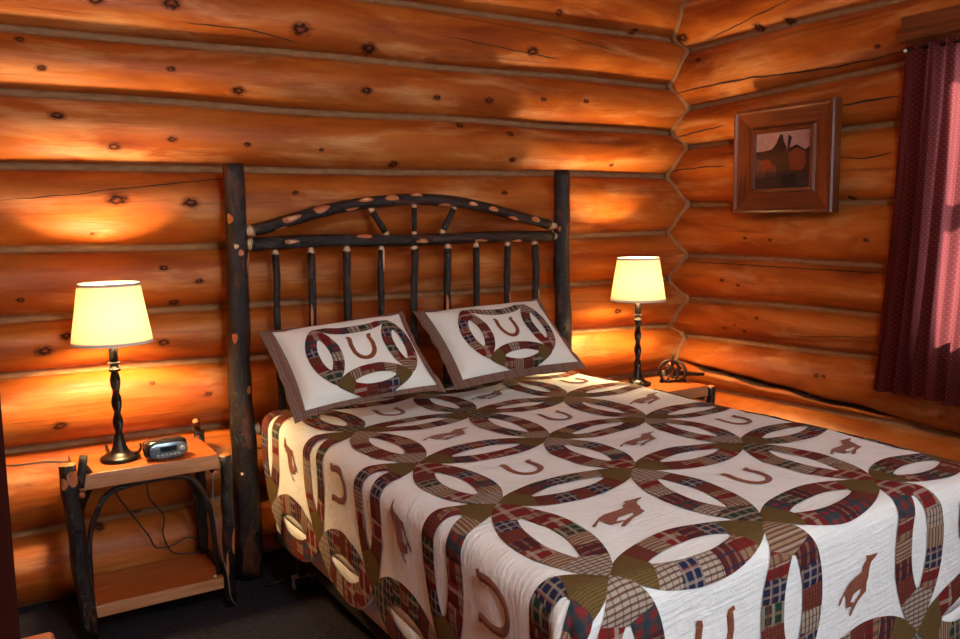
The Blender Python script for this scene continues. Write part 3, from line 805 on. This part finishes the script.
# ------------------------------------------------------------------ pillows
def pillow(name, label, BL, BR, TL, th, seed):
    BL, BR, TL = Vector(BL), Vector(BR), Vector(TL)
    X = (BR - BL); W = X.length; X.normalize(); Yv = TL - BL; Hh = Yv.length; Yv = (Yv - X * Yv.dot(X)).normalized(); Z = X.cross(Yv)
    C = BL + X * W / 2 + Yv * Hh / 2
    BF = .020 if W < .58 else .040
    root = bpy.data.objects.new(name, None)
    def body(a, b, side):
        u, v = 2 * a - 1, 2 * b - 1
        f = max(0, (1 - abs(u) ** 2.6) * (1 - abs(v) ** 2.6)) ** .5
        pin = 1 - .05 * (abs(u) * abs(v)) ** 0 * (1 - abs(v) ** 2) * abs(u) ** 4
        pin2 = 1 - .06 * (1 - abs(u) ** 2) * abs(v) ** 4
        nz = .007 * noise.noise(Vector((u * 2.2, v * 2.2, seed))) + .0025 * noise.noise(Vector((u * 6, v * 9, seed)))
        return Vector((u * W / 2 * pin, v * Hh / 2 * pin2, side * (th / 2 * f + nz * f)))
    def surf(u, v, off):      # local metres from the centre
        a, b = u / W + .5, v / Hh + .5
        P = body(a, b, 1)
        e = .01; n = (body(a + e, b, 1) - body(a - e, b, 1)).cross(body(a, b + e, 1) - body(a, b - e, 1)).normalized()
        return P + n * off
    mb = MB()
    mb.grid(lambda a, b: body(a, b, 1), 30, 24, lambda a, b: (a * W, b * Hh)); mb.grid(lambda a, b: body(a, b, -1), 30, 24, lambda a, b: (a * W, b * Hh), flip=True)
    M = Matrix((X, Yv, Z)).transposed().to_4x4(); M.translation = C
    o = mb.build(name, 'sham_cream'); o.matrix_world = M
    tag(o, label, 'pillow', 'horseshoe pillows against the headboard')
    # flange
    fm = MB(); ring = []
    m_ = 24
    for k in range(4 * m_):
        s_ = k // m_; t = (k % m_) / m_ * 2 - 1
        ring.append({0: (t, -1), 1: (1, t), 2: (-t, 1), 3: (-1, -t)}[s_])
    V = []; U = []
    for (u, v) in ring:
        P = body((u + 1) / 2, (v + 1) / 2, 1); P.z = 0
        du = Vector(((u * (.050 if u < 0 else .020)) if abs(u) == 1 else 0, (v * (BF if v < 0 else .012)) if abs(v) == 1 else 0, 0))
        if abs(u) > .999 and abs(v) > .999: du = Vector((u * (.050 if u < 0 else .020), v * (.042 if v < 0 else .012), 0))
        wv = .008 * noise.noise(Vector((u * 4, v * 4, seed + 3)))
        for k, (e, z) in enumerate(((0, .004), (.5, .005 + wv), (1.0, wv * 1.5 + .001), (1.0, wv * 1.5 - .003), (.5, -.003 + wv), (0, -.004))):
            w_ = 1.0
            V.append(P + du * w_ * e + Vector((0, 0, z))); U.append((P.x + du.x * w_ * e, P.y + du.y * w_ * e))
    n = len(ring); FS = []
    for i in range(n):
        j_ = (i + 1) % n
        for k in range(5): FS.append((6 * i + k, 6 * i + k + 1, 6 * j_ + k + 1, 6 * j_ + k))
    fm.add(V, FS, U); fo = fm.build('flange', 'flange_plaid', o, angle=SH); fo['label'] = 'brown plaid flange'
    # motif: one cell of the wedding ring: lenses left, right, bottom and an arch on top
    cs = .285 if W < .58 else .30; cx, cy = .018 if W < .58 else .006, -.004
    def sf(p, q, off): return surf(cx + (p - .5) * cs * 1.08, cy - (q - .5) * cs * .96, off)
    rm = MB()
    rings(rm, sf, [lambda u, v: (-v, u), lambda u, v: (1 - v, u)], .003, 4, seed, cs)
    rings(rm, sf, [lambda u, v: (u, 1 + v)], .004, 4, seed, cs, OL)
    # the top keeps only the inner band of its lens
    r_ = random.Random(seed + 5)
    tops = MB()
    for k in range(7):
        t0, t1 = k / 7, (k + 1) / 7
        def PP(a, b, t0=t0, t1=t1):
            u = t0 + (t1 - t0) * a; ho = houter(u); vi = max(hinner(u), 0)
            return u, vi + (ho - vi) * b
        rm.grid(lambda a, b: sf(*PP(a, b), .003), 4, 3, lambda a, b: (a * .03 + k, b * .04), r_.randrange(len(PL)), flip=True)
    rm.build('patchwork_ring', PL + ['olive_corduroy'], o)
    s2 = lambda p, q, off: surf(p, q, off)
    shoe_mesh(lambda p, q, off: surf(p, -q, off), cx, -(cy + .005), .083, .003).build('horseshoe_applique', 'rust_applique', o)
    return o
pillow('pillow', 'cream pillow with a patchwork ring and horseshoe, the one nearest the left bedpost', (1.011, 2.837, .762), (1.542, 2.837, .793), (1.011, 3.125, 1.013), .13, 3.0)
pillow('pillow', 'cream pillow with a patchwork ring and horseshoe, leaning near the right bedpost', (1.735, 2.975, .768), (2.335, 2.975, .782), (1.735, 3.285, 1.022), .13, 8.0)

# ------------------------------------------------------------------ nightstands (local: front-left leg at x 0, front face y 0)
def nightstand(label, loc, rz=0):
    t = thing('nightstand', label, 'nightstand', loc, rz, 'rustic nightstands beside the bed')
    mb = MB(); mb.box(.030, .497, -.005, .315, .53, .585, 0, .003)
    for f in range(len(mb.m)):
        zs = [mb.v[a][2] for a in mb.f[f]]
        if max(zs) - min(zs) > .01: mb.m[f] = 1
    mb.build('tabletop', ['oak_board', 'edge_board'], t, angle=SH)
    mb = MB(); mb.box(.035, .492, -.005, .285, .072, .118, 0, .003)
    for f in range(len(mb.m)):
        zs = [mb.v[a][2] for a in mb.f[f]]
        if max(zs) - min(zs) > .01: mb.m[f] = 1
    mb.build('shelf', ['oak_board', 'edge_board'], t, angle=SH)
    for i, (x0, x1, y, h, r) in enumerate(((.028, 0.0, .0, .628, .026), (.515, .522, .0, .578, .021), (.05, .05, .30, .53, .018), (.49, .50, .30, .615, .019))):
        mb = MB(); mb.tube(vline((x0, y, 0), (x1, y, h), 16, .012, 5 + i), [r * (1 + .05 * (k % 3)) for k in range(17)], 14, .2, 0, True, 1, i + 30)
        if i == 0: mb.spot(.585, PI + .5, .028, .02, 1); mb.spot(.57, PI - .6, .02, .012, 1)
        if i == 1: mb.spot(.25, PI + .6, .05, .006, 1); mb.spot(.16, PI - .5, .05, .005, 1)
        mb.build('leg', BARKS, t)
    # forked branch stubs
    for (a, b, r) in (((.03, -.012, .545), (.052, .01, .650), .013), ((.047, .005, .62), (.085, .015, .555), .009), ((.475, .235, .665), (.50, .30, .60), .011), ((.485, .25, .60), (.497, .29, .655), .008)):
        mb = MB(); mb.tube([Vector(a).lerp(Vector(b), k / 4) for k in range(5)], [r, r * 1.1, r, r * 1.05, r * .9], 10, .25, 0, True, 1, 3); mb.build('branch_stub', BARKS, t)
    # bent hoops under the top
    for y in (.03, .27):
        P = smoothpts([(.045, y, .02), (.048, y, .20), (.052, y, .34), (.078, y, .43), (.13, y, .500), (.26, y, .520), (.38, y, .512), (.43, y, .465), (.463, y, .37), (.478, y, .2), (.487, y, .10)], 5)
        mb = MB(); mb.tube(P, .0095, 10, .15, 0, True, 1, 8); mb.build('bent_hoop', BARKS, t)
    for (x, y) in ((.052, -.002 + .015), (.465, .012)):
        mb = MB(); mb.lathe([(.006, 0), (.006, .004), (.003, .007)], 12, 0, (x, y, .118)); mb.build('screw', 'white_plastic', t)
    for x in (.035, .485):
        mb = MB(); mb.tube([(x, 0.0, .515), (x, .15, .518), (x, .30, .515)], .011, 10, .15, 0, True, 1, 4); mb.build('stretcher', BARKS, t)
    return t
NL = (.272, 3.105, 0)
nightstand('rustic bark-legged nightstand left of the bed, holding a lamp and an alarm clock', NL)
nightstand('rustic bark-legged nightstand right of the bed in the corner, mostly hidden by the quilt', (2.64, 2.965, 0))

# ------------------------------------------------------------------ lamps
def lamp(label, loc, rz):
    t = thing('table_lamp', label, 'lamp', loc, rz, 'black table lamps with cream shades')
    mb = MB(); mb.lathe([(.066, 0), (.069, .006), (.066, .013), (.054, .018), (.040, .024), (.030, .034), (.023, .052), (.018, .075), (.0155, .095)], 40)
    mb.build('base', 'black_iron', t, angle=math.radians(60))
    mb = MB(); n = 90; pts = [Vector((0, 0, .09 + .235 * i / n)) for i in range(n + 1)]
    mb.tube(pts, .0145, 24, 0, 0, True, rf=lambda L, th: 1 + .24 * math.cos(2 * th - L * 2 * PI / .075) )
    mb.build('twisted_stem', 'black_iron', t)
    mb = MB(); mb.lathe([(.015, .320), (.021, .325), (.022, .330), (.015, .335), (.013, .345), (.020, .349), (.022, .353), (.013, .357), (.0155, .362), (.0155, .420), (.012, .426)], 28)
    mb.build('socket', 'black_iron', t, angle=math.radians(60))
    P = smoothpts([(.040, 0, .020), (.058, 0, .022), (.070, 0, .032), (.074, 0, .046), (.070, 0, .056)], 6)
    mb = MB(); mb.tube(P, [.006 - .003 * i / (len(P) - 1) for i in range(len(P))], 10); mb.build('finger_hook', 'black_iron', t)
    # shade
    sb, st = (.136, .424), (.102, .637)
    mb = MB(); mb.lathe([sb, st], 64, cap=False)
    s = mb.build('lamp_shade', 'cream_shade_fabric', t)
    for (r, z, k) in ((sb[0], sb[1], 1), (st[0], st[1], -1)):
        mm = MB(); dr = (st[0] - sb[0]) / (st[1] - sb[1])
        z2 = z + k * .010; r2 = r + dr * k * .010
        mm.lathe([(r + .0012, z), (r2 + .0012, z2), (r2 - .001, z2), (r - .001, z), (r + .0012, z)], 64, cap=False); mm.build('trim_band', 'shade_trim', s)
    mm = MB()
    for k in range(3):
        a = k * 2 * PI / 3 + .4; mm.tube([(0, 0, .60), (.101 * math.cos(a), .101 * math.sin(a), .628)], .0013, 6)
    mm.tube([(.026 * math.cos(a_) , 0, .50 + .105 * math.sin(a_)) for a_ in [(-.9 + 5 * i / 24) for i in range(25)][4:20]], .0013, 6)
    mm.build('harp', 'brass', t)
    mm = MB(); mm.lathe([(.011, .424), (.013, .432), (.022, .455), (.028, .478), (.024, .502), (.012, .515), (.002, .518)], 24); bo = mm.build('bulb', 'bulb_glow', t)
    bo.visible_shadow = True
    return t
LL = (.455, 3.235, .5855); LR = (2.862, 3.172, .5855)
lamp('black twisted-stem table lamp with lit cream shade on the left nightstand, beside the alarm clock', LL, math.radians(-25))
lamp('black twisted-stem table lamp with lit cream shade in the right corner, beyond the bed', LR, math.radians(200))
def light(name, typ, loc, energy, col, **kw):
    l = bpy.data.lights.new(name, typ); l.energy = energy; l.color = col
    for k, v in kw.items(): setattr(l, k, v)
    o = bpy.data.objects.new(name, l); COL.objects.link(o); o.location = loc; return o
for n_, L in (('left', LL), ('right', LR)):
    light('lamp_light', 'POINT', (L[0], L[1], L[2] + .498), 92, (1, .66, .30), shadow_soft_size=.045)

# ------------------------------------------------------------------ alarm clock
ac = thing('alarm_clock', 'small rounded silver and black alarm clock on the left nightstand', 'clock', (.597, 3.165, .5855), math.radians(4))
mb = MB(); 
def clk(a, b):      # rounded loaf body: a around, b along x
    x = (b - .5) * .142; e = (abs(b - .5) * 2) ** 5; th = a * 2 * PI
    r = 1 - .32 * e; cy_, cz_ = math.cos(th), math.sin(th)
    sy = (abs(cy_) ** .55) * (1 if cy_ >= 0 else -1); sz = (abs(cz_) ** .55) * (1 if cz_ >= 0 else -1)
    return Vector((x, .040 * sy * r + .006 * sz, .037 + .036 * sz * r))
mb.grid(clk, 32, 20); mb.add([clk(k / 32, 0) for k in range(32)], [tuple(range(32))]); mb.add([clk(k / 32, 1) for k in range(32)], [tuple(reversed(range(32)))])
mb.build('body', 'black_plastic', ac, angle=math.radians(60))
mb = MB()
def face(a, b):
    u, v = 2 * a - 1, 2 * b - 1
    k = (1 - abs(v) ** 4 * .12)
    return Vector((u * .064 * k, -.043 - .006 * (1 - u * u * .8) * (1 - v * v * .5) - .0 + (-.004) * (v < 0) * 0, .037 + v * .027 * (1 - abs(u) ** 5 * .25)))
mb.grid(face, 16, 10); mb.build('face_plate', 'clock_chrome', ac)
mb = MB(); mb.box(-.030, .028, -.0515, -.049, .034, .053, 0, .001); disp = mb.build('display', 'display_dark', ac)
for i in range(6):
    mb = MB(); mb.box(-.042 + i * .0145, -.032 + i * .0145, -.052, -.046, .019, .0245, 0, .001); mb.build('button', 'silver_metal', ac)
mb = MB(); mb.lathe([(.0085, 0), (.0085, .006), (.007, .008)], 20)
d = mb.build('tuning_dial', 'silver_metal', ac, angle=SH, loc=(.047, -.045, .038)); d.rotation_euler = (PI / 2, 0, 0)

# ------------------------------------------------------------------ cords
def cord(name, label, pts, r, mat='black_cord'):
    mb = MB(); mb.tube(smoothpts(pts, 8), r, 8); return tag(mb.build(name, mat), label, 'cord')
cord('lamp_cord', 'black lamp cord sagging behind the left nightstand, the longer loop on the left', [(.43, 3.30, .59), (.435, 3.425, .60), (.44, 3.43, .52), (.45, 3.38, .426), (.50, 3.385, .33), (.556, 3.38, .235), (.579, 3.38, .182), (.62, 3.38, .172), (.653, 3.38, .176), (.711, 3.38, .192), (.774, 3.38, .130), (.83, 3.40, .05), (.86, 3.41, .006)], .0032)
cord('clock_cord', 'thin black alarm clock cord hanging straight down under the left tabletop', [(.60, 3.21, .592), (.59, 3.425, .60), (.57, 3.425, .52), (.564, 3.38, .433), (.572, 3.38, .372), (.616, 3.38, .303), (.611, 3.38, .223), (.64, 3.38, .148), (.70, 3.38, .128), (.766, 3.38, .120), (.80, 3.40, .06), (.84, 3.42, .006)], .003)
cord('silver_cord', 'thin pale cord running down inside the right legs of the left nightstand', [(.742, 3.085, .522), (.735, 3.08, .40), (.745, 3.075, .30), (.758, 3.07, .20), (.772, 3.07, .125), (.778, 3.07, .05), (.80, 3.09, .005)], .0022, 'silver_cord')
cp = [(1.02, 3.26, .02)]
for i in range(46): cp.append((.955 + .0025 * i + .022 * math.cos(i * .75), 3.18 + .02 * math.sin(i * .75) + .0008 * i, .006 + .008 * abs(math.sin(i * .37))))
cord('coiled_cord', 'coiled black cord on the carpet behind the left bedpost', cp, .003)

# ------------------------------------------------------------------ iron ornament on the right nightstand
orn = thing('horseshoe_ornament', 'small dark iron ornament of joined horseshoes with a pointed spike on the right nightstand', 'ornament', (3.045, 3.12, .5855), math.radians(-50))
def arc(cx, cy, cz, r, a0, a1, n, plane='xz', el=1):
    out = []
    for i in range(n + 1):
        a = math.radians(a0 + (a1 - a0) * i / n); c, s = r * math.cos(a), r * el * math.sin(a)
        out.append((cx + c, cy, cz + s) if plane == 'xz' else (cx, cy + c, cz + s))
    return out
for i, (x, z, r) in enumerate(((-.012, .062, .050), (.028, .055, .045))):
    mb = MB(); mb.tube(arc(0, 0, z, r, -55, 235, 26, 'xz', 1.05), .0075, 10, .1)
    o_ = mb.build('iron_horseshoe', 'rust_iron', orn); o_.location = (x, i * .03 - .01, .0); o_.rotation_euler = (0, 0, math.radians(20 - 50 * i))
mb = MB(); mb.tube([(0, 0, .09), (.002, 0, .12), (.0, 0, .168)], [.008, .0065, .002], 8); mb.build('spike', 'rust_iron', orn)
for (x, y) in ((-.045, -.01), (.055, .02), (-.02, .03)):
    mb = MB(); mb.tube([(x, y, .028), (x * 1.1, y, .012), (x * 1.15, y, .0)], [.007, .007, .010], 8); mb.build('foot', 'rust_iron', orn)
mb = MB(); mb.tube([(-.06, 0, .009), (-.01, -.004, .007), (.055, .02, .009)], .0065, 8, .1); mb.build('crossbar', 'rust_iron', orn)
mb = MB(); mb.tube([(.01, .01, .045), (.06, .045, .040), (.11, .08, .034), (.15, .10, .030)], [.014, .011, .010, .009], 10, .15); mb.build('tail_bar', 'rust_iron', orn)
mb = MB(); mb.tube([(-.03, 0, .05), (0, 0, .075), (.02, .01, .055), (.04, .01, .08)], .011, 10, .2); mb.build('twisted_bar', 'rust_iron', orn)

# ------------------------------------------------------------------ picture
fr = thing('picture_frame', 'wide brown wooden frame around a small rider picture, hung on the right wall', 'picture', (3.318, 2.713, 1.677))
# local: x out of the wall (toward the wall +), y horizontal, z vertical ; half sizes
HWY, HWZ = .284, .250
IY, IZ = .155, .128
def moulding(mb, o0, o1, x0, x1, mi=0):
    """frame ring between half sizes o0 (outer) and o1 (inner); x0/x1 depth at outer / inner"""
    for k in range(4):
        c = {0: ((-1, -1), (1, -1)), 1: ((1, -1), (1, 1)), 2: ((1, 1), (-1, 1)), 3: ((-1, 1), (-1, -1))}[k]
        (a, b), (c2, d) = c
        V = [(x0, a * o0[0], b * o0[1]), (x0, c2 * o0[0], d * o0[1]), (x1, c2 * o1[0], d * o1[1]), (x1, a * o1[0], b * o1[1])]
        L = 2 * (o0[0] if k % 2 == 0 else o0[1]); w = o0[0] - o1[0]
        mb.add(V, [(3, 2, 1, 0)], [(0 + k, x0), (L + k, x0), (L + k, w + x0 + .01), (k, w + x0 + .01)], mi)
steps = [(1.0, .055), (1.0, .008), (.985, 0.0), (.955, -.002), (.93, .006), (.86, .012), (.72, .022), (.70, .008), (.66, .006), (.655, .02), (.645, .026)]
mb = MB()
def hs(f):
    g = (f - .645) / .355; return (IY + (HWY - IY) * g, IZ + (HWZ - IZ) * g)
for (f0, x0), (f1, x1) in zip(steps[:-1], steps[1:]): moulding(mb, hs(f0), hs(f1), x0, x1)
mb.add([(.055, -HWY, -HWZ), (.055, HWY, -HWZ), (.055, HWY, HWZ), (.055, -HWY, HWZ)], [(0, 1, 2, 3)])
mb.build('moulding', 'frame_wood', fr, smooth=False)
pr = MB(); pr.box(.022, .030, -IY, IY, -IZ, IZ)
uvp = []
for f in pr.f: uvp.append([(.5 - pr.v[a][1] / (2 * IY), .5 + pr.v[a][2] / (2 * IZ)) for a in f])
pr.uv = uvp; pic = pr.build('picture', 'photo_print', fr, smooth=False)
def flatpoly(pts, x, mi, mb):
    P = [Vector((x, y_ , z_)) for y_, z_ in pts]
    T = tessellate_polygon([P]); mb.add(P, [tuple(t) for t in T], [(0, 0)] * len(P), mi)
def pp(u, v): return (IY * (1 - 2 * u), IZ * (1 - 2 * v))
mb = MB()
flatpoly([pp(*q) for q in [(.0, .33), (.14, .33), (.30, .30), (.38, .2), (.41, .12), (.45, .04), (.50, .06), (.51, .16), (.56, .26), (.60, .5), (.55, .95), (.40, .98), (.38, .6), (.0, .45)]], .0214, 0, mb)
flatpoly([pp(*q) for q in [(.58, .32), (.60, .05), (.66, .12), (.62, .3), (.75, .25), (.9, .35), (.98, .3), (1, .7), (.95, .95), (.6, .9)]], .0212, 0, mb)
flatpoly([pp(*q) for q in [(.60, .40), (.75, .30), (.90, .38), (.93, .6), (.85, .72), (.65, .70)]], .0206, 1, mb)
flatpoly([pp(*q) for q in [(.06, .50), (.25, .48), (.33, .62), (.15, .70)]], .0208, 1, mb)
flatpoly([pp(*q) for q in [(.0, .82), (1, .74), (1, 1), (0, 1)]], .0204, 0, mb)
mb.build('painted_rider', ['print_dark', 'print_red'], pic, smooth=False)
mb = MB(); mb.box(.0165, .0175, -IY, IY, -IZ, IZ); mb.build('glass', 'window_glass', fr, smooth=False)

# ------------------------------------------------------------------ curtain and rod
mb = MB(); mb.tube([(3.30, .82, 2.062), (3.30, 2.088, 2.062)], .006, 10)
rod = tag(mb.build('curtain_rod', 'dark_steel'), 'thin dark curtain rod with a white tip under the window header', 'curtain rod')
mb = MB(); mb.lathe([(.001, -.007), (.006, -.004), (.008, 0), (.006, .004), (.001, .007)], 12, 0, (3.29, 2.092, 2.062)); mb.build('rod_tip', 'white_plastic', rod)
def curt(a, b):
    # a: 0 left (far) .. 1 toward the camera ; b: 0 bottom .. 1 top
    z = .668 + (2.078 - .668) * b
    yl = 2.09 + .092 * (1 - b) ** 1.4; y = yl + (.88 - yl) * a
    w = a * 1.25
    f = 1 - .25 * b
    x = 3.285 + f * (.022 * math.sin(w * 88 + .9 * math.sin(w * 7) + .8 * (1 - b)) + .010 * math.sin(w * 151 + 1 + b)) + .006 * noise.noise(Vector((w * 5, b * 3, 0)))
    y += f * .006 * math.cos(w * 88 + .5)
    z += .010 * math.sin(w * 9) * (1 - b)
    return Vector((x, y, z))
mb = MB(); mb.grid(curt, 340, 40, lambda a, b: (a * 1.9, b * 1.41), flip=False)
c = tag(mb.build('curtain', 'red_curtain_fabric'), 'dark red patterned curtain hanging over the window at right, glowing with daylight', 'curtain')

# ------------------------------------------------------------------ low stool in the lower left corner
st = thing('wooden_stool', 'low orange-brown wooden stool, only a corner showing at the bottom left edge', 'stool', (-.03, 2.03, 0))
mb = MB(); mb.box(-.17, .165, -.17, .165, .438, .468, 0, .012); mb.build('seat', 'red_wood', st, angle=SH)
for sx in (-1, 1):
    for sy in (-1, 1):
        mb = MB(); mb.tube([(sx * .14, sy * .14, 0), (sx * .12, sy * .12, .438)], [.014, .018], 12); mb.build('leg', 'red_wood', st)
mb = MB(); mb.tube([(-.13, -.13, .2), (.13, -.13, .2)], .01, 10); mb.build('rung', 'red_wood', st)
mb = MB(); mb.tube([(-.13, .13, .2), (.13, .13, .2)], .01, 10); mb.build('rung', 'red_wood', st)

# ------------------------------------------------------------------ light
cl = thing('ceiling_fill_light', 'added unseen round frosted fill light on the ceiling in front of the foot of the bed', 'light', (.70, -.05, ZC))  # added fixture out of view, brightens the bed from above
mb = MB(); mb.lathe([(.17, 0), (.17, -.03), (.155, -.035)], 40, 0); mb.build('rim', 'brass', cl, angle=SH)
mb = MB(); mb.lathe([(.155, -.03), (.14, -.07), (.09, -.10), (.001, -.115)], 40, 0); mb.build('dome', 'fill_dome_glow', cl)
light('ceiling_fill_lamp', 'POINT', (.70, -.05, ZC - .24), 112, (.70, .91, 1.0), shadow_soft_size=.11)  # fill lamp of the added ceiling fixture
a = light('window_fill_lamp', 'AREA', ((wx0 + wx1) / 2, YF + .05, (wz0 + wz1) / 2), 14, (.80, .92, 1.0), shape='RECTANGLE', size=wx1 - wx0, size_y=wz1 - wz0)  # added area lamp in the unseen window, fills from behind the camera
a.rotation_euler = (math.radians(90), 0, 0)     # facing +y
s = light('sun', 'SUN', (6, 3, 4), 15.0, (1.0, .92, .88), angle=math.radians(3))
s.rotation_euler = Vector((-.80, -.10, -.42)).to_track_quat('-Z', 'Y').to_euler()
w = bpy.data.worlds.new('daylight'); bpy.context.scene.world = w; w.use_nodes = True
w.node_tree.nodes['Background'].inputs[0].default_value = (.75, .85, 1, 1); w.node_tree.nodes['Background'].inputs[1].default_value = 6.0

# ------------------------------------------------------------------ camera
cam = bpy.data.cameras.new('camera'); co = bpy.data.objects.new('camera', cam); COL.objects.link(co)
cam.sensor_width = 36; cam.lens = FPX * 36 / 960; cam.clip_start = .02
r = Vector((CR[0][0], CR[1][0], CR[2][0])); u = -Vector((CR[0][1], CR[1][1], CR[2][1])); b = -Vector((CR[0][2], CR[1][2], CR[2][2]))
M = Matrix((r, u, b)).transposed().to_4x4(); M.translation = CAM; co.matrix_world = M
sc = bpy.context.scene; sc.camera = co
sc.view_settings.view_transform = 'Standard'; sc.view_settings.look = 'None'; sc.view_settings.exposure = 0.0; sc.view_settings.gamma = 1
sc.view_settings.use_curve_mapping = False
sc.cycles.use_denoising = True
